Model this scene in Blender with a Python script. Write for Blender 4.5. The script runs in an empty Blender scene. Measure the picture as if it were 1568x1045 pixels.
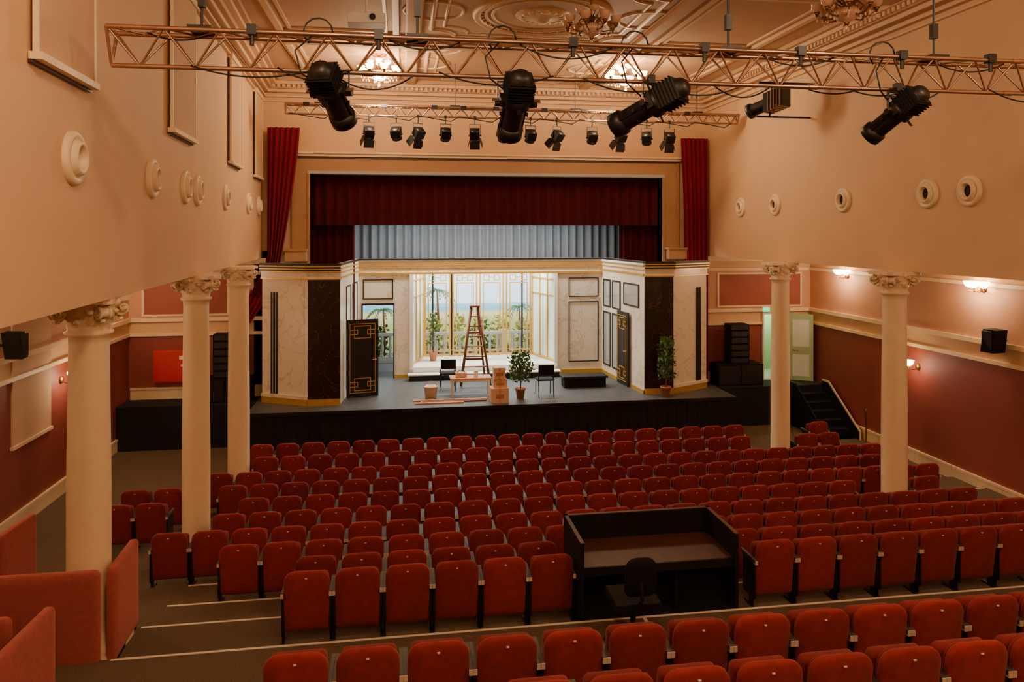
import bpy, bmesh, math, random
from mathutils import Vector, Matrix
random.seed(7)
V=Vector
ZOFF=5.5
# ---------------------------------------------------------------- materials
def lin(c):
    c=c/255.0
    return c/12.92 if c<=0.04045 else ((c+0.055)/1.055)**2.4
def rgb(r,g,b): return (lin(r),lin(g),lin(b),1)
def mat(name,col,rough=0.6,metal=0.0,var=0.0,scale=8.0,bump=0.0,emis=None,estr=0.0,sheen=0.0,rand=0.0,trans=0.0,alpha=1.0,coat=0.0,spec=0.5):
    m=bpy.data.materials.new(name); m.use_nodes=True
    nt=m.node_tree; b=nt.nodes['Principled BSDF']
    b.inputs['Roughness'].default_value=rough
    b.inputs['Metallic'].default_value=metal
    b.inputs['Base Color'].default_value=col
    b.inputs['Sheen Weight'].default_value=sheen
    b.inputs['Transmission Weight'].default_value=trans
    b.inputs['Alpha'].default_value=alpha
    b.inputs['Coat Weight'].default_value=coat
    b.inputs['Specular IOR Level'].default_value=spec
    if sheen>0: b.inputs['Sheen Tint'].default_value=(1,.5,.42,1)
    if emis:
        b.inputs['Emission Color'].default_value=emis; b.inputs['Emission Strength'].default_value=estr
    tc=nt.nodes.new('ShaderNodeTexCoord')
    n=nt.nodes.new('ShaderNodeTexNoise'); n.inputs['Scale'].default_value=scale; n.inputs['Detail'].default_value=4
    nt.links.new(tc.outputs['Object'],n.inputs['Vector'])
    if var>0 or rand>0:
        hsv=nt.nodes.new('ShaderNodeHueSaturation'); hsv.inputs['Color'].default_value=col
        mr=nt.nodes.new('ShaderNodeMapRange'); mr.inputs['To Min'].default_value=1-var; mr.inputs['To Max'].default_value=1+var
        mr.inputs['From Min'].default_value=0.3; mr.inputs['From Max'].default_value=0.7
        nt.links.new(n.outputs['Fac'],mr.inputs['Value'])
        last=mr.outputs['Result']
        if rand>0:
            oi=nt.nodes.new('ShaderNodeObjectInfo')
            m2=nt.nodes.new('ShaderNodeMapRange'); m2.inputs['To Min'].default_value=1-rand; m2.inputs['To Max'].default_value=1+rand
            nt.links.new(oi.outputs['Random'],m2.inputs['Value'])
            mm=nt.nodes.new('ShaderNodeMath'); mm.operation='MULTIPLY'
            nt.links.new(last,mm.inputs[0]); nt.links.new(m2.outputs['Result'],mm.inputs[1]); last=mm.outputs[0]
        nt.links.new(last,hsv.inputs['Value'])
        nt.links.new(hsv.outputs['Color'],b.inputs['Base Color'])
    if bump>0:
        bp=nt.nodes.new('ShaderNodeBump'); bp.inputs['Strength'].default_value=bump; bp.inputs['Distance'].default_value=0.02
        nt.links.new(n.outputs['Fac'],bp.inputs['Height']); nt.links.new(bp.outputs['Normal'],b.inputs['Normal'])
    return m
def marble(name,base,vein,scale=1.3,rough=0.25,w=0.03):
    m=bpy.data.materials.new(name); m.use_nodes=True
    nt=m.node_tree; b=nt.nodes['Principled BSDF']; b.inputs['Roughness'].default_value=rough
    tc=nt.nodes.new('ShaderNodeTexCoord')
    n=nt.nodes.new('ShaderNodeTexNoise'); n.inputs['Scale'].default_value=scale; n.inputs['Detail'].default_value=5; n.inputs['Distortion'].default_value=1.2
    nt.links.new(tc.outputs['Object'],n.inputs['Vector'])
    r=nt.nodes.new('ShaderNodeValToRGB'); e=r.color_ramp.elements
    e[0].position=0.5-w; e[0].color=base; e[1].position=0.5+w; e[1].color=base
    x=e.new(0.5); x.color=vein
    nt.links.new(n.outputs['Fac'],r.inputs['Fac']); nt.links.new(r.outputs['Color'],b.inputs['Base Color'])
    return m
M={}
M['cream']=mat('cream_plaster',rgb(216,178,136),0.7,var=0.03,scale=1.5,bump=0.05)
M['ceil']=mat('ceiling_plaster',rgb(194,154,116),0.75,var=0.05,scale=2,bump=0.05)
M['trim']=mat('trim_paint',rgb(234,208,168),0.5,var=0.02)
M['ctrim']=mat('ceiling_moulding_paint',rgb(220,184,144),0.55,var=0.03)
M['tan']=mat('tan_plaster',rgb(176,134,94),0.65,var=0.04,scale=2)
M['red_wall']=mat('dusty_red_wall',rgb(140,66,56),0.6,var=0.05,scale=2)
M['salmon']=mat('salmon_wall',rgb(204,154,122),0.65,var=0.04,scale=2)
M['dusty']=mat('dusty_red_panel',rgb(152,80,66),0.65,var=0.04,scale=2)
M['carpet']=mat('carpet',rgb(92,74,54),0.95,var=0.35,scale=60,bump=0.3)
M['nosing']=mat('step_nosing',rgb(225,212,190),0.6)
M['seat']=mat('seat_velvet',rgb(128,32,34),0.8,var=0.14,scale=14,bump=0.15,sheen=0.22,rand=0.18,spec=.25)
M['seat2']=mat('seat_cushion_velvet',rgb(112,26,28),0.85,var=0.1,scale=14,sheen=0.2,rand=0.18,spec=.25)
M['black']=mat('black_metal',rgb(20,18,18),0.45,var=0.1)
M['blackm']=mat('matte_black',rgb(13,12,12),0.8,var=0.1,spec=.3)
M['arm']=mat('armrest_plastic',rgb(70,60,52),0.5)
M['armtip']=mat('armrest_tip',rgb(200,178,155),0.5)
M['plaque']=mat('seat_plaque',rgb(225,215,200),0.4)
M['alu']=mat('truss_aluminium',rgb(176,142,118),0.35,metal=0.9,var=0.05)
M['pink']=mat('box_velvet',rgb(162,78,72),0.85,var=0.1,scale=20,bump=0.15,sheen=0.25,spec=.25)
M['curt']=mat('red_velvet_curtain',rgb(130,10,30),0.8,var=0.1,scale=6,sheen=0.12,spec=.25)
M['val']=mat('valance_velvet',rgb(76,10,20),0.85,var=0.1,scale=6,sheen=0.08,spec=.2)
M['greycurt']=mat('grey_curtain',rgb(116,120,124),0.8,var=0.08,scale=6)
M['gold']=mat('gold_paint',rgb(212,166,74),0.35,metal=0.5,var=0.05)
M['brass']=mat('aged_brass',rgb(140,98,60),0.35,metal=0.8)
M['marble']=marble('white_marble',rgb(228,216,196),rgb(206,188,164),1.1,w=.02)
M['dmarble']=marble('dark_marble',rgb(40,24,17),rgb(104,68,44),1.6,w=0.006)
M['stagefl']=mat('stage_floor_paint',rgb(80,84,86),0.5,var=0.2,scale=5)
M['stagebk']=mat('stage_house_black',rgb(18,16,16),0.9)
M['white']=mat('set_white',rgb(232,230,222),0.5,var=0.03)
M['glass']=mat('mirror_panel',rgb(196,206,204),0.12,metal=0.5)
M['frost']=mat('frosted_glass_panel',rgb(214,228,216),0.3,var=0.02)
M['wood']=mat('ladder_wood',rgb(124,72,46),0.6,var=0.2,scale=10)
M['plank']=mat('pine_plank',rgb(206,146,106),0.6,var=0.15,scale=10)
M['card']=mat('cardboard',rgb(212,176,144),0.8,var=0.08)
M['leaf']=mat('green_leaf',rgb(80,116,54),0.5,var=0.25,scale=5)
M['leafy']=mat('yellow_green_leaf',rgb(190,186,110),0.5,var=0.25,scale=3)
M['terra']=mat('terracotta',rgb(176,112,80),0.7,var=0.1)
M['grey']=mat('grey_paint',rgb(170,174,174),0.6)
M['mint']=mat('pale_green_paint',rgb(162,190,146),0.5)
M['blind']=mat('cream_fabric',rgb(208,172,134),0.8,var=0.04,scale=3)
M['cab']=mat('red_cabinet_metal',rgb(200,40,54),0.4)
M['deskw']=mat('dark_walnut',rgb(72,44,32),0.45,var=0.2,scale=6)
M['lens']=mat('lens_glass',rgb(40,46,60),0.08,coat=0.6)
M['dark_disc']=mat('dark_disc_paint',rgb(46,30,22),0.8)
M['shade']=mat('lit_glass_shade',rgb(255,236,200),0.4,emis=(1,0.78,0.46,1),estr=16)
M['shade0']=mat('unlit_glass_shade',rgb(210,166,134),0.2,var=0.03,coat=.4)
M['crystal']=mat('crystal',rgb(226,200,170),0.1,coat=0.5)
M['exit']=mat('exit_sign_green',rgb(30,150,80),0.5,emis=(0.1,0.9,0.4,1),estr=1.5)

# ---------------------------------------------------------------- mesh builder
class MB:
    def __init__(s): s.v=[];s.f=[];s.m=[];s.s=[];s.mats=[]
    def mi(s,k):
        if k not in s.mats: s.mats.append(k)
        return s.mats.index(k)
    def add(s,vs,fs,k,smooth=False):
        o=len(s.v); s.v+= [tuple(v) for v in vs]; i=s.mi(k)
        for f in fs:
            s.f.append([a+o for a in f]); s.m.append(i); s.s.append(smooth)
    def box(s,x0,x1,y0,y1,z0,z1,k):
        vs=[(x,y,z) for z in (z0,z1) for y in (y0,y1) for x in (x0,x1)]
        s.add(vs,[(0,2,3,1),(4,5,7,6),(0,1,5,4),(2,6,7,3),(0,4,6,2),(1,3,7,5)],k)
    def obox(s,c,a,b,d,k):
        c=V(c);a=V(a);b=V(b);d=V(d)
        vs=[c+sa*a+sb*b+sd*d for sd in(-1,1) for sb in(-1,1) for sa in(-1,1)]
        s.add(vs,[(0,2,3,1),(4,5,7,6),(0,1,5,4),(2,6,7,3),(0,4,6,2),(1,3,7,5)],k)
    def wall(s,p0,p1,z0,z1,t,k,off=0.0,a0=0.0,a1=None):
        p0=V((p0[0],p0[1],0));p1=V((p1[0],p1[1],0));d=(p1-p0);L=d.length;d/=L
        n=V((-d.y,d.x,0))
        if a1 is None:a1=L
        c=p0+d*((a0+a1)/2)+n*(off+t/2); c.z=(z0+z1)/2
        s.obox(c,d*((a1-a0)/2),n*(t/2),V((0,0,(z1-z0)/2)),k)
    def frame(s,p0,p1,z0,z1,a0,a1,w,t,k,off=0.0):
        s.wall(p0,p1,z1-w,z1,t,k,off,a0,a1); s.wall(p0,p1,z0,z0+w,t,k,off,a0,a1)
        s.wall(p0,p1,z0+w,z1-w,t,k,off,a0,a0+w); s.wall(p0,p1,z0+w,z1-w,t,k,off,a1-w,a1)
    def prism(s,poly,z0,z1,k):
        n=len(poly)
        vs=[(p[0],p[1],z0) for p in poly]+[(p[0],p[1],z1) for p in poly]
        fs=[tuple(range(n))[::-1],tuple(range(n,2*n))]+[(i,(i+1)%n,n+(i+1)%n,n+i) for i in range(n)]
        s.add(vs,fs,k)
    def basis(s,ax):
        ax=V(ax).normalized(); r=V((0,0,1)) if abs(ax.z)<0.9 else V((1,0,0))
        a=ax.cross(r).normalized(); b=ax.cross(a).normalized(); return ax,a,b
    def lathe(s,prof,o,ax,k,n=24,smooth=True,cap=True):
        ax,a,b=s.basis(ax); o=V(o); vs=[]
        for r,h in prof:
            for i in range(n):
                t=2*math.pi*i/n; vs.append(o+ax*h+(a*math.cos(t)+b*math.sin(t))*r)
        fs=[(j*n+i,j*n+(i+1)%n,(j+1)*n+(i+1)%n,(j+1)*n+i) for j in range(len(prof)-1) for i in range(n)]
        s.add(vs,fs,k,smooth)
        if cap:
            for r,h in (prof[0],prof[-1]):
                if r>1e-4:
                    s.add([o+ax*h+(a*math.cos(2*math.pi*i/n)+b*math.sin(2*math.pi*i/n))*r for i in range(n)],[tuple(range(n))],k)
    def cyl(s,p0,p1,r0,k,r1=None,n=14):
        p0=V(p0);p1=V(p1); s.lathe([(r0,0),(r0 if r1 is None else r1,(p1-p0).length)],p0,p1-p0,k,n)
    def tube(s,path,r,k,n=8,closed=False):
        P=[V(p) for p in path]; N=len(P); vs=[]; up=None
        for i in range(N):
            if closed: t=P[(i+1)%N]-P[i-1]
            else: t=P[min(i+1,N-1)]-P[max(i-1,0)]
            t.normalize()
            if up is None:
                up=V((0,0,1)) if abs(t.z)<0.9 else V((1,0,0))
            a=t.cross(up)
            if a.length<1e-4: a=t.cross(V((0.3,1,0.2)))
            a.normalize(); b=a.cross(t).normalized(); up=b
            rr=r(i/(N-1)) if callable(r) else r
            for j in range(n):
                q=2*math.pi*j/n; vs.append(P[i]+(a*math.cos(q)+b*math.sin(q))*rr)
        R=N if closed else N-1
        fs=[(i*n+j,i*n+(j+1)%n,((i+1)%N)*n+(j+1)%n,((i+1)%N)*n+j) for i in range(R) for j in range(n)]
        if not closed: fs+= [tuple(range(n)),tuple(range((N-1)*n,N*n))]
        s.add(vs,fs,k,True)
    def sphere(s,c,r,k,sx=1,sy=1,sz=1,n=14):
        c=V(c); vs=[];m=n//2
        for j in range(m+1):
            p=math.pi*j/m
            for i in range(n):
                t=2*math.pi*i/n; vs.append(c+V((math.sin(p)*math.cos(t)*r*sx,math.sin(p)*math.sin(t)*r*sy,math.cos(p)*r*sz)))
        s.add(vs,[(j*n+i,j*n+(i+1)%n,(j+1)*n+(i+1)%n,(j+1)*n+i) for j in range(m) for i in range(n)],k,True)
    def mesh(s,name):
        me=bpy.data.meshes.new(name); me.from_pydata(s.v,[],s.f)
        for k in s.mats: me.materials.append(M[k])
        me.polygons.foreach_set('material_index',s.m); me.polygons.foreach_set('use_smooth',s.s)
        bm=bmesh.new(); bm.from_mesh(me)
        bmesh.ops.recalc_face_normals(bm,faces=bm.faces); bm.to_mesh(me); bm.free(); me.update()
        return me
    def build(s,name,bevel=0,parent=None,recenter=True):
        me=s.mesh(name); ob=bpy.data.objects.new(name,me); bpy.context.collection.objects.link(ob)
        if recenter and me.vertices:
            xs=[v.co for v in me.vertices]
            c=V(((min(v.x for v in xs)+max(v.x for v in xs))/2,(min(v.y for v in xs)+max(v.y for v in xs))/2,min(v.z for v in xs)))
            me.transform(Matrix.Translation(-c)); ob.location=c
        if bevel:
            b=ob.modifiers.new('bevel','BEVEL'); b.width=bevel; b.segments=2; b.limit_method='ANGLE'
        return ob
def light(name,typ,loc,power,col,size=0.2,rot=None,sy=None):
    l=bpy.data.lights.new(name,typ); l.energy=power; l.color=col
    if typ=='AREA':
        l.shape='RECTANGLE'; l.size=size; l.size_y=sy or size
    else: l.shadow_soft_size=size
    o=bpy.data.objects.new(name,l); o.location=loc
    if rot: o.rotation_euler=rot
    bpy.context.collection.objects.link(o); return o
WARM=(1.0,0.71,0.44)

# ---------------------------------------------------------------- room shell
FL=-5.5; CZ=4.1; SOF=-0.7; BY=20.6
XL=-7.05; XR=12.15
def xl(y): return -2.545-0.0556*y
m=MB(); m.box(XL-.3,XR+.3,-4,BY+.3,FL-.3,FL,'carpet'); m.build('floor')
rowY=[16.9-.95*i for i in range(9)]+[8.39]
rowF=[-5.5,-5.5,-5.5,-5.43,-5.35,-5.25,-5.13,-4.97,-4.78,-4.55]
tiers=[]
m=MB()
for i in range(3,10):
    y1=rowY[i-1]-.27; y0=rowY[i]-.27
    m.box(XL,XR,y0,y1,FL,rowF[i],'carpet'); tiers.append((y1,rowF[i]))
m.box(XL,XR,6.35-.02,rowY[9]-.27,FL,-4.40,'carpet'); tiers.append((rowY[9]-.27,-4.40))
m.box(XL,XR,5.4,6.33,FL,-4.09,'carpet'); tiers.append((6.33,-4.09))
m.box(XL,XR,-4,5.4,FL,-3.89,'carpet'); tiers.append((5.4,-3.89))
for y,z in tiers[1:]:
    m.box(-2.95,XR-.1,y-.03,y+.004,z-.025,z+.004,'nosing')
m.box(2.72,2.76,7.1,8.08,-4.40,-4.396,'nosing')
m.build('floor_seating_tiers',recenter=False)
m=MB()
m.prism([(xl(-4),-4),(xl(BY),BY),(xl(BY)-.3,BY),(xl(-4)-.3,-4)],SOF,CZ,'cream'); m.build('wall_left_upper')
m=MB(); m.box(8.85,9.15,-4,BY,SOF,CZ,'cream'); m.build('wall_right_upper')
m=MB(); m.prism([(XL,-4),(xl(-4)-.3,-4),(xl(BY)-.3,BY),(XL,BY)],SOF,SOF+.2,'cream'); m.build('ceiling_left_aisle')
m=MB(); m.box(9.15,XR,-4,BY,SOF,SOF+.2,'cream'); m.build('ceiling_right_aisle')
def outer(m,p0,p1,a0=0,a1=None):
    m.wall(p0,p1,FL,-2.72,.25,'red_wall',0,a0,a1)
    m.wall(p0,p1,-2.72,-2.30,.25,'cream',0,a0,a1)
    m.wall(p0,p1,-2.30,-1.12,.25,'salmon',0,a0,a1)
    m.wall(p0,p1,-1.12,SOF+.2,.25,'cream',0,a0,a1)
def bands(m,p0,p1,a0=0,a1=None,base=True,bz=FL):
    for z0,z1,t in ((-2.74,-2.66,.05),(-2.36,-2.26,.07),(-1.14,-1.06,.05),(-.86,-.70,.08)):
        m.wall(p0,p1,z0,z1,t,'trim',-t,a0,a1)
    if base:
        m.wall(p0,p1,bz,bz+.26,.04,'trim',-.04,a0,a1); m.wall(p0,p1,bz+.26,bz+.31,.06,'trim',-.06,a0,a1)
m=MB(); outer(m,(XL,-4),(XL,BY)); m.build('wall_left')
m=MB(); bands(m,(XL,-4),(XL,BY)); m.build('baseboard_left')
m=MB(); outer(m,(XR,BY),(XR,-4)); m.build('wall_right')
m=MB(); bands(m,(XR,BY),(XR,-4)); m.build('baseboard_right')
m=MB(); outer(m,(XL,BY),(-3.4,BY)); m.build('wall_back_left')
m=MB(); bands(m,(XL+.05,BY),(-3.4,BY),bz=-4.4)
m.wall((XL,BY),(-3.4,BY),-2.2,-1.22,.015,'dusty',-.015,.35,2.5); m.frame((XL,BY),(-3.4,BY),-2.22,-1.2,.33,2.52,.05,.04,'trim',-.04); m.build('trim_1')
m=MB()
outer(m,(8.85,BY),(XR,BY),0,1.8); outer(m,(8.85,BY),(XR,BY),2.57,3.3)
m.wall((8.85,BY),(XR,BY),-2.43,-2.30,.25,'cream',0,1.8,2.57); m.wall((8.85,BY),(XR,BY),-2.30,-1.12,.25,'salmon',0,1.8,2.57); m.wall((8.85,BY),(XR,BY),-1.12,SOF+.2,.25,'cream',0,1.8,2.57)
m.wall((8.85,BY),(XR,BY),FL,-4.4,.25,'red_wall',0,1.8,2.57)
m.build('wall_back_right')
m=MB(); bands(m,(8.85,BY),(XR-.05,BY),0,1.75,bz=-4.4); bands(m,(8.85,BY),(XR,BY),2.62,3.25,bz=-4.4)
m.wall((8.85,BY),(XR,BY),-1.14,-1.06,.05,'trim',-.05,1.75,2.62)
m.wall((8.85,BY),(XR,BY),-2.2,-1.24,.015,'dusty',-.015,.38,3.0); m.frame((8.85,BY),(XR,BY),-2.22,-1.2,.36,3.02,.05,.04,'trim',-.04); m.build('trim_2')
m=MB(); m.box(10.4,12.2,22.2,22.3,-4.4,-2,'mint'); m.box(10.3,10.4,20.86,22.3,-4.4,-2,'mint'); m.box(12.2,12.3,20.86,22.3,-4.4,-2,'mint'); m.box(10.3,12.3,20.86,22.3,-2.1,-2,'mint'); m.box(10.3,12.3,20.86,22.3,-4.5,-4.4,'grey')
m.box(11.0,11.25,22.15,22.2,-4.4,-2.5,'white')
m.build('wall_corridor')
m=MB(); m.obox((11.73,20.38,-3.42),(.3,-.17,0),(.02,.035,0),(0,0,.98),'mint'); 
m.obox((11.715,20.345,-3.0),(.2,-.113,0),(.004,.007,0),(0,0,.4),'frost'); m.obox((11.715,20.345,-3.95),(.2,-.113,0),(.004,.007,0),(0,0,.32),'frost')
m.cyl((11.5,20.40,-3.5),(11.5,20.33,-3.5),.02,'brass'); m.cyl((11.5,20.34,-3.5),(11.6,20.29,-3.5),.012,'brass')
m.frame((10.65,BY),(11.42,BY),-4.4,-2.4,-.04,.81,.05,.06,'white',-.06); m.build('door_1')
m=MB(); m.box(10.62,10.82,20.5,20.54,-2.36,-2.24,'exit'); m.box(10.6,10.84,20.54,20.6,-2.38,-2.22,'white'); m.build('exit_sign')
light('corridor_lamp','POINT',(11.3,21.5,-2.4),70,(.85,1,.75),.15)

m=MB()
m.box(-3.9,-2.43,BY,BY+.3,FL,CZ,'cream'); m.box(7.5,8.85,BY,BY+.3,FL,CZ,'cream'); m.box(-2.43,7.5,BY,BY+.3,1.59,CZ,'cream')
m.build('wall_proscenium',recenter=False)
m=MB()
m.box(-2.82,-2.43,BY-.06,BY,-4.4,2.05,'tan'); m.box(7.5,7.92,BY-.06,BY,-4.4,2.05,'tan'); m.box(-2.43,7.5,BY-.06,BY,1.66,2.05,'tan')
m.box(-2.5,7.57,BY-.10,BY+.3,1.58,1.66,'grey'); m.box(-2.50,-2.43,BY-.1,BY+.3,-4.4,1.58,'tan'); m.box(7.5,7.57,BY-.1,BY+.3,-4.4,1.58,'tan')
m.box(-2.95,8.05,BY-.14,BY,2.05,2.12,'trim'); m.box(-2.98,8.08,BY-.2,BY,2.12,2.17,'trim'); m.box(-2.9,8.0,BY-.09,BY,2.0,2.05,'deskw')
m.box(-2.9,-2.82,BY-.1,BY,-4.4,2.0,'tan');m.box(7.92,8.0,BY-.1,BY,-4.4,2.0,'tan')
for x in (-3.05,7.6): m.box(x,x+.55,BY-.35,BY-.06,-.78,-.5,'tan'); m.box(x-.03,x+.58,BY-.38,BY-.06,-.5,-.45,'tan')
m.build('trim_proscenium',recenter=False)
m=MB(); m.box(XL-.3,XR+.3,-4.3,-4,FL,CZ+.2,'cream'); m.build('wall_rear')
m=MB(); m.box(-4.2,9.15,-4.3,BY+.3,CZ,CZ+.2,'ceil'); m.build('ceiling')
m=MB()
for dz,t in ((.0,.52),(.09,.42),(.17,.30),(.27,.2),(.42,.12),(.55,.07)):
    h={.0:.09,.09:.08,.17:.1,.27:.08,.42:.05,.55:.04}[dz]
    z1=CZ-dz;z0=z1-h; k='ctrim' if dz in (.09,.27,.42,.55) else 'ceil'
    m.box(xl(BY),8.85,BY-t,BY,z0,z1,k)
    m.box(8.85-t,8.85,-4,BY-t,z0,z1,k)
    m.prism([(xl(-4),-4),(xl(-4)+t,-4),(xl(BY)+t,BY-t),(xl(BY),BY-t)],z0,z1,k)
for i in range(95):
    x=-3.5+i*.13; m.box(x,x+.06,BY-.36,BY-.3,CZ-.25,CZ-.17,'ctrim')
for i in range(110):
    y=6+i*.13; m.box(8.49,8.55,y,y+.06,CZ-.25,CZ-.17,'ctrim')
m.build('trim_cornice',recenter=False)
m=MB(); CX,CY=2.65,13.7
def circ(cx,cy,r,z,n=64,a0=0,a1=2*math.pi):
    cl=abs(a1-a0-2*math.pi)<1e-6
    return [(cx+r*math.cos(a0+(a1-a0)*i/(n if cl else n-1)),cy+r*math.sin(a0+(a1-a0)*i/(n if cl else n-1)),z) for i in range(n)]
for r,t in ((1.25,.08),(1.08,.035),(.95,.03)): m.tube(circ(CX,CY,r,CZ),t,'ctrim',8,True)
m.lathe([(.0,-.16),(.1,-.15),(.14,-.09),(.3,-.07),(.42,-.05),(.5,-.02),(.52,0)],(CX,CY,CZ),(0,0,1),'ctrim',32)
for i in range(16):
    a=2*math.pi*i/16; m.sphere((CX+.36*math.cos(a),CY+.36*math.sin(a),CZ-.04),.09,'ctrim',1,1,.5,8)
for i in range(40):
    a=2*math.pi*i/40; m.sphere((CX+1.16*math.cos(a),CY+1.16*math.sin(a),CZ-.01),.045,'ctrim',1,1,.7,6)
def rectm(x0,x1,y0,y1,t,k='ctrim',notch=0):
    if notch:
        n=notch; p=[]
        for cx,cy,a in ((x1,y1,math.pi*1.5),(x0,y1,0),(x0,y0,math.pi/2),(x1,y0,math.pi)):
            p+=[(cx+n*math.cos(a-q*math.pi/2/6),cy+n*math.sin(a-q*math.pi/2/6),CZ) for q in range(7)]
        m.tube(p,t,k,6,True)
    else:
        w=t
        m.box(x0-w,x1+w,y0-w,y0+w,CZ-w*1.2,CZ,k);m.box(x0-w,x1+w,y1-w,y1+w,CZ-w*1.2,CZ,k)
        m.box(x0-w,x0+w,y0,y1,CZ-w*1.2,CZ,k);m.box(x1-w,x1+w,y0,y1,CZ-w*1.2,CZ,k)
for yc in (18.0,13.7,9.4,5.1):
    rectm(.6,4.7,yc-1.75,yc+1.75,.05,'ctrim',.5); rectm(.85,4.45,yc-1.5,yc+1.5,.03,'ctrim',.5)
    for x0,x1 in ((-2.4,-.1),(5.4,7.7)):
        rectm(x0,x1,yc-1.75,yc+1.75,.06); rectm(x0+.2,x1-.2,yc-1.55,yc+1.55,.03)
    for k in (-1,1):
        m.tube(circ(CX+k*2.05,yc,.55,CZ,32),.035,'ctrim',6,True)
for yb in (15.85,11.55,7.25):
    m.box(-3.2,8.85,yb-.16,yb+.16,CZ-.16,CZ,'ceil'); m.box(-3.2,8.85,yb-.2,yb+.2,CZ-.05,CZ,'ctrim')
for xb in (.25,5.05):
    m.box(xb-.12,xb+.12,-4,BY-.5,CZ-.12,CZ,'ceil'); m.box(xb-.16,xb+.16,-4,BY-.5,CZ-.04,CZ,'ctrim')
m.build('trim_ceiling_ornament',recenter=False)

# ---------------------------------------------------------------- columns
def column(x,y,zf):
    m=MB(); r=.215; top=SOF
    m.box(x-.34,x+.34,y-.34,y+.34,zf,zf+.08,'trim')
    m.lathe([(.33,.08),(.34,.12),(.32,.17),(.27,.19),(.28,.23),(.24,.27),(r+.015,.3),(r,.36),(r,1.8),(r-.02,top-zf-.5),(r-.015,top-zf-.42),(r+.02,top-zf-.4),(r+.025,top-zf-.37),(r-.01,top-zf-.35),(r+.0,top-zf-.3),(r+.06,top-zf-.1),(r+.08,top-zf-.06)],(x,y,zf),(0,0,1),'trim',32)
    poly=[]
    for q in range(4):
        a=math.pi/4+q*math.pi/2
        c=V((math.cos(a),math.sin(a),0))*.42; t=V((-math.sin(a),math.cos(a),0))*.05
        poly+= [(x+c.x-t.x,y+c.y-t.y),(x+c.x+t.x,y+c.y+t.y)]
        b=a+math.pi/4; poly.append((x+.27*math.cos(b),y+.27*math.sin(b)))
    m.prism(poly,top-.06,top-.002,'trim')
    for q in range(4):
        a=math.pi/4+q*math.pi/2; d=V((math.cos(a),math.sin(a),0)); s=V((-d.y,d.x,0))
        c=V((x,y,top-.15))+d*.33
        m.cyl(c-s*.045,c+s*.045,.055,'trim',n=14)
        for sg in (-1,1):
            p=[]
            for i in range(22):
                t=i/21*4*math.pi; rr=.085*(1-i/24)
                p.append(c+s*(.05*sg)+d*(rr*math.cos(t+1.57))+V((0,0,rr*math.sin(t+1.57))))
            p=[V((x,y,top-.09))+d*.2+s*.1*sg]+p
            m.tube(p,.017,'trim',6)
    for ring,(n,zb,h,ro) in enumerate(((8,top-.36,.15,.235),(8,top-.28,.17,.26))):
        for i in range(n):
            a=2*math.pi*(i+.5*ring)/n; d=V((math.cos(a),math.sin(a),0)); s=V((-d.y,d.x,0))
            vs=[];fs=[]
            for j in range(6):
                v=j/5; w=.075*math.sin(math.pi*(.18+.72*v)); out=ro-.02+.02*v+(.09*max(0,v-.6)**1.0)/.4; z=zb+h*math.sin(min(1,v*1.12)*math.pi/2)-(.05 if v>.95 else 0)
                for u in (-1,-.5,0,.5,1): vs.append(V((x,y,z))+d*(out-.02*abs(u))+s*w*u)
            for j in range(5):
                for u in range(4): fs.append((j*5+u,j*5+u+1,j*5+u+6,j*5+u+5))
            m.add(vs,fs,'trim',True)
            e=V((x,y,zb+h-.03))+d*(ro+.085); m.sphere(e,.03,'trim',1,1,.8,8)
    for q in range(4):
        a=q*math.pi/2; m.sphere((x+.27*math.cos(a),y+.27*math.sin(a),top-.06),.05,'trim',1,1,1,10)
    return m.build('column')
column(-3.33,8.56,-4.55); column(-3.3,12.66,-5.35); column(-3.3,15.85,FL)
column(8.7,16.0,FL); column(8.7,12.0,-5.25)
def nozzle(x,y,z,ax):
    m=MB(); m.lathe([(.25,0),(.25,.035),(.225,.055),(.19,.055),(.175,.03),(.165,.06),(.145,.095),(.125,.1),(.11,.08),(.1,.02)],(x,y,z),ax,'trim',28,cap=False)
    m.lathe([(.105,.022),(.0,.022)],(x,y,z),ax,'dark_disc',20,cap=False); m.build('air_nozzle')  # dark disc stands in for shade inside the nozzle, wall is uncut
nl=V((1,.0556,0)).normalized()
for y in (7.2,9.81,11.6,12.45,14.96,18.0,19.8): nozzle(xl(y),y,.67,nl)
for y in (10.4,11.34,13.75,16.49,18.3): nozzle(8.85,y,.65,(-1,0,0))
for i,(y0,y1) in enumerate(((6.3,7.56),(10.6,12.0),(15.3,16.6),(18.9,20.1))):
    m=MB(); a=(xl(y0),y0);b=(xl(y1),y1); L=math.dist(a,b)
    m.wall(a,b,1.42,3.48,.03,'blind',-.07); m.wall(a,b,1.36,1.42,.1,'trim',-.11,-.03,L+.03); m.wall(a,b,3.46,3.56,.1,'trim',-.1,-.03,L+.03)
    m.wall(a,b,1.42,3.46,.04,'trim',-.08,-.03,0); m.wall(a,b,1.42,3.46,.04,'trim',-.08,L,L+.03)
    m.wall(a,b,1.335,1.36,.03,'deskw',-.04,-.03,L+.03)
    m.build('window_blind')
m=MB(); m.box(XL,XL+.03,14.7,16.2,-3.95,-1.55,'blind'); m.box(XL,XL+.06,14.67,16.23,-4.0,-3.94,'trim'); m.box(XL,XL+.08,14.67,16.23,-1.57,-1.47,'trim'); m.build('window_blind')

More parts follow.
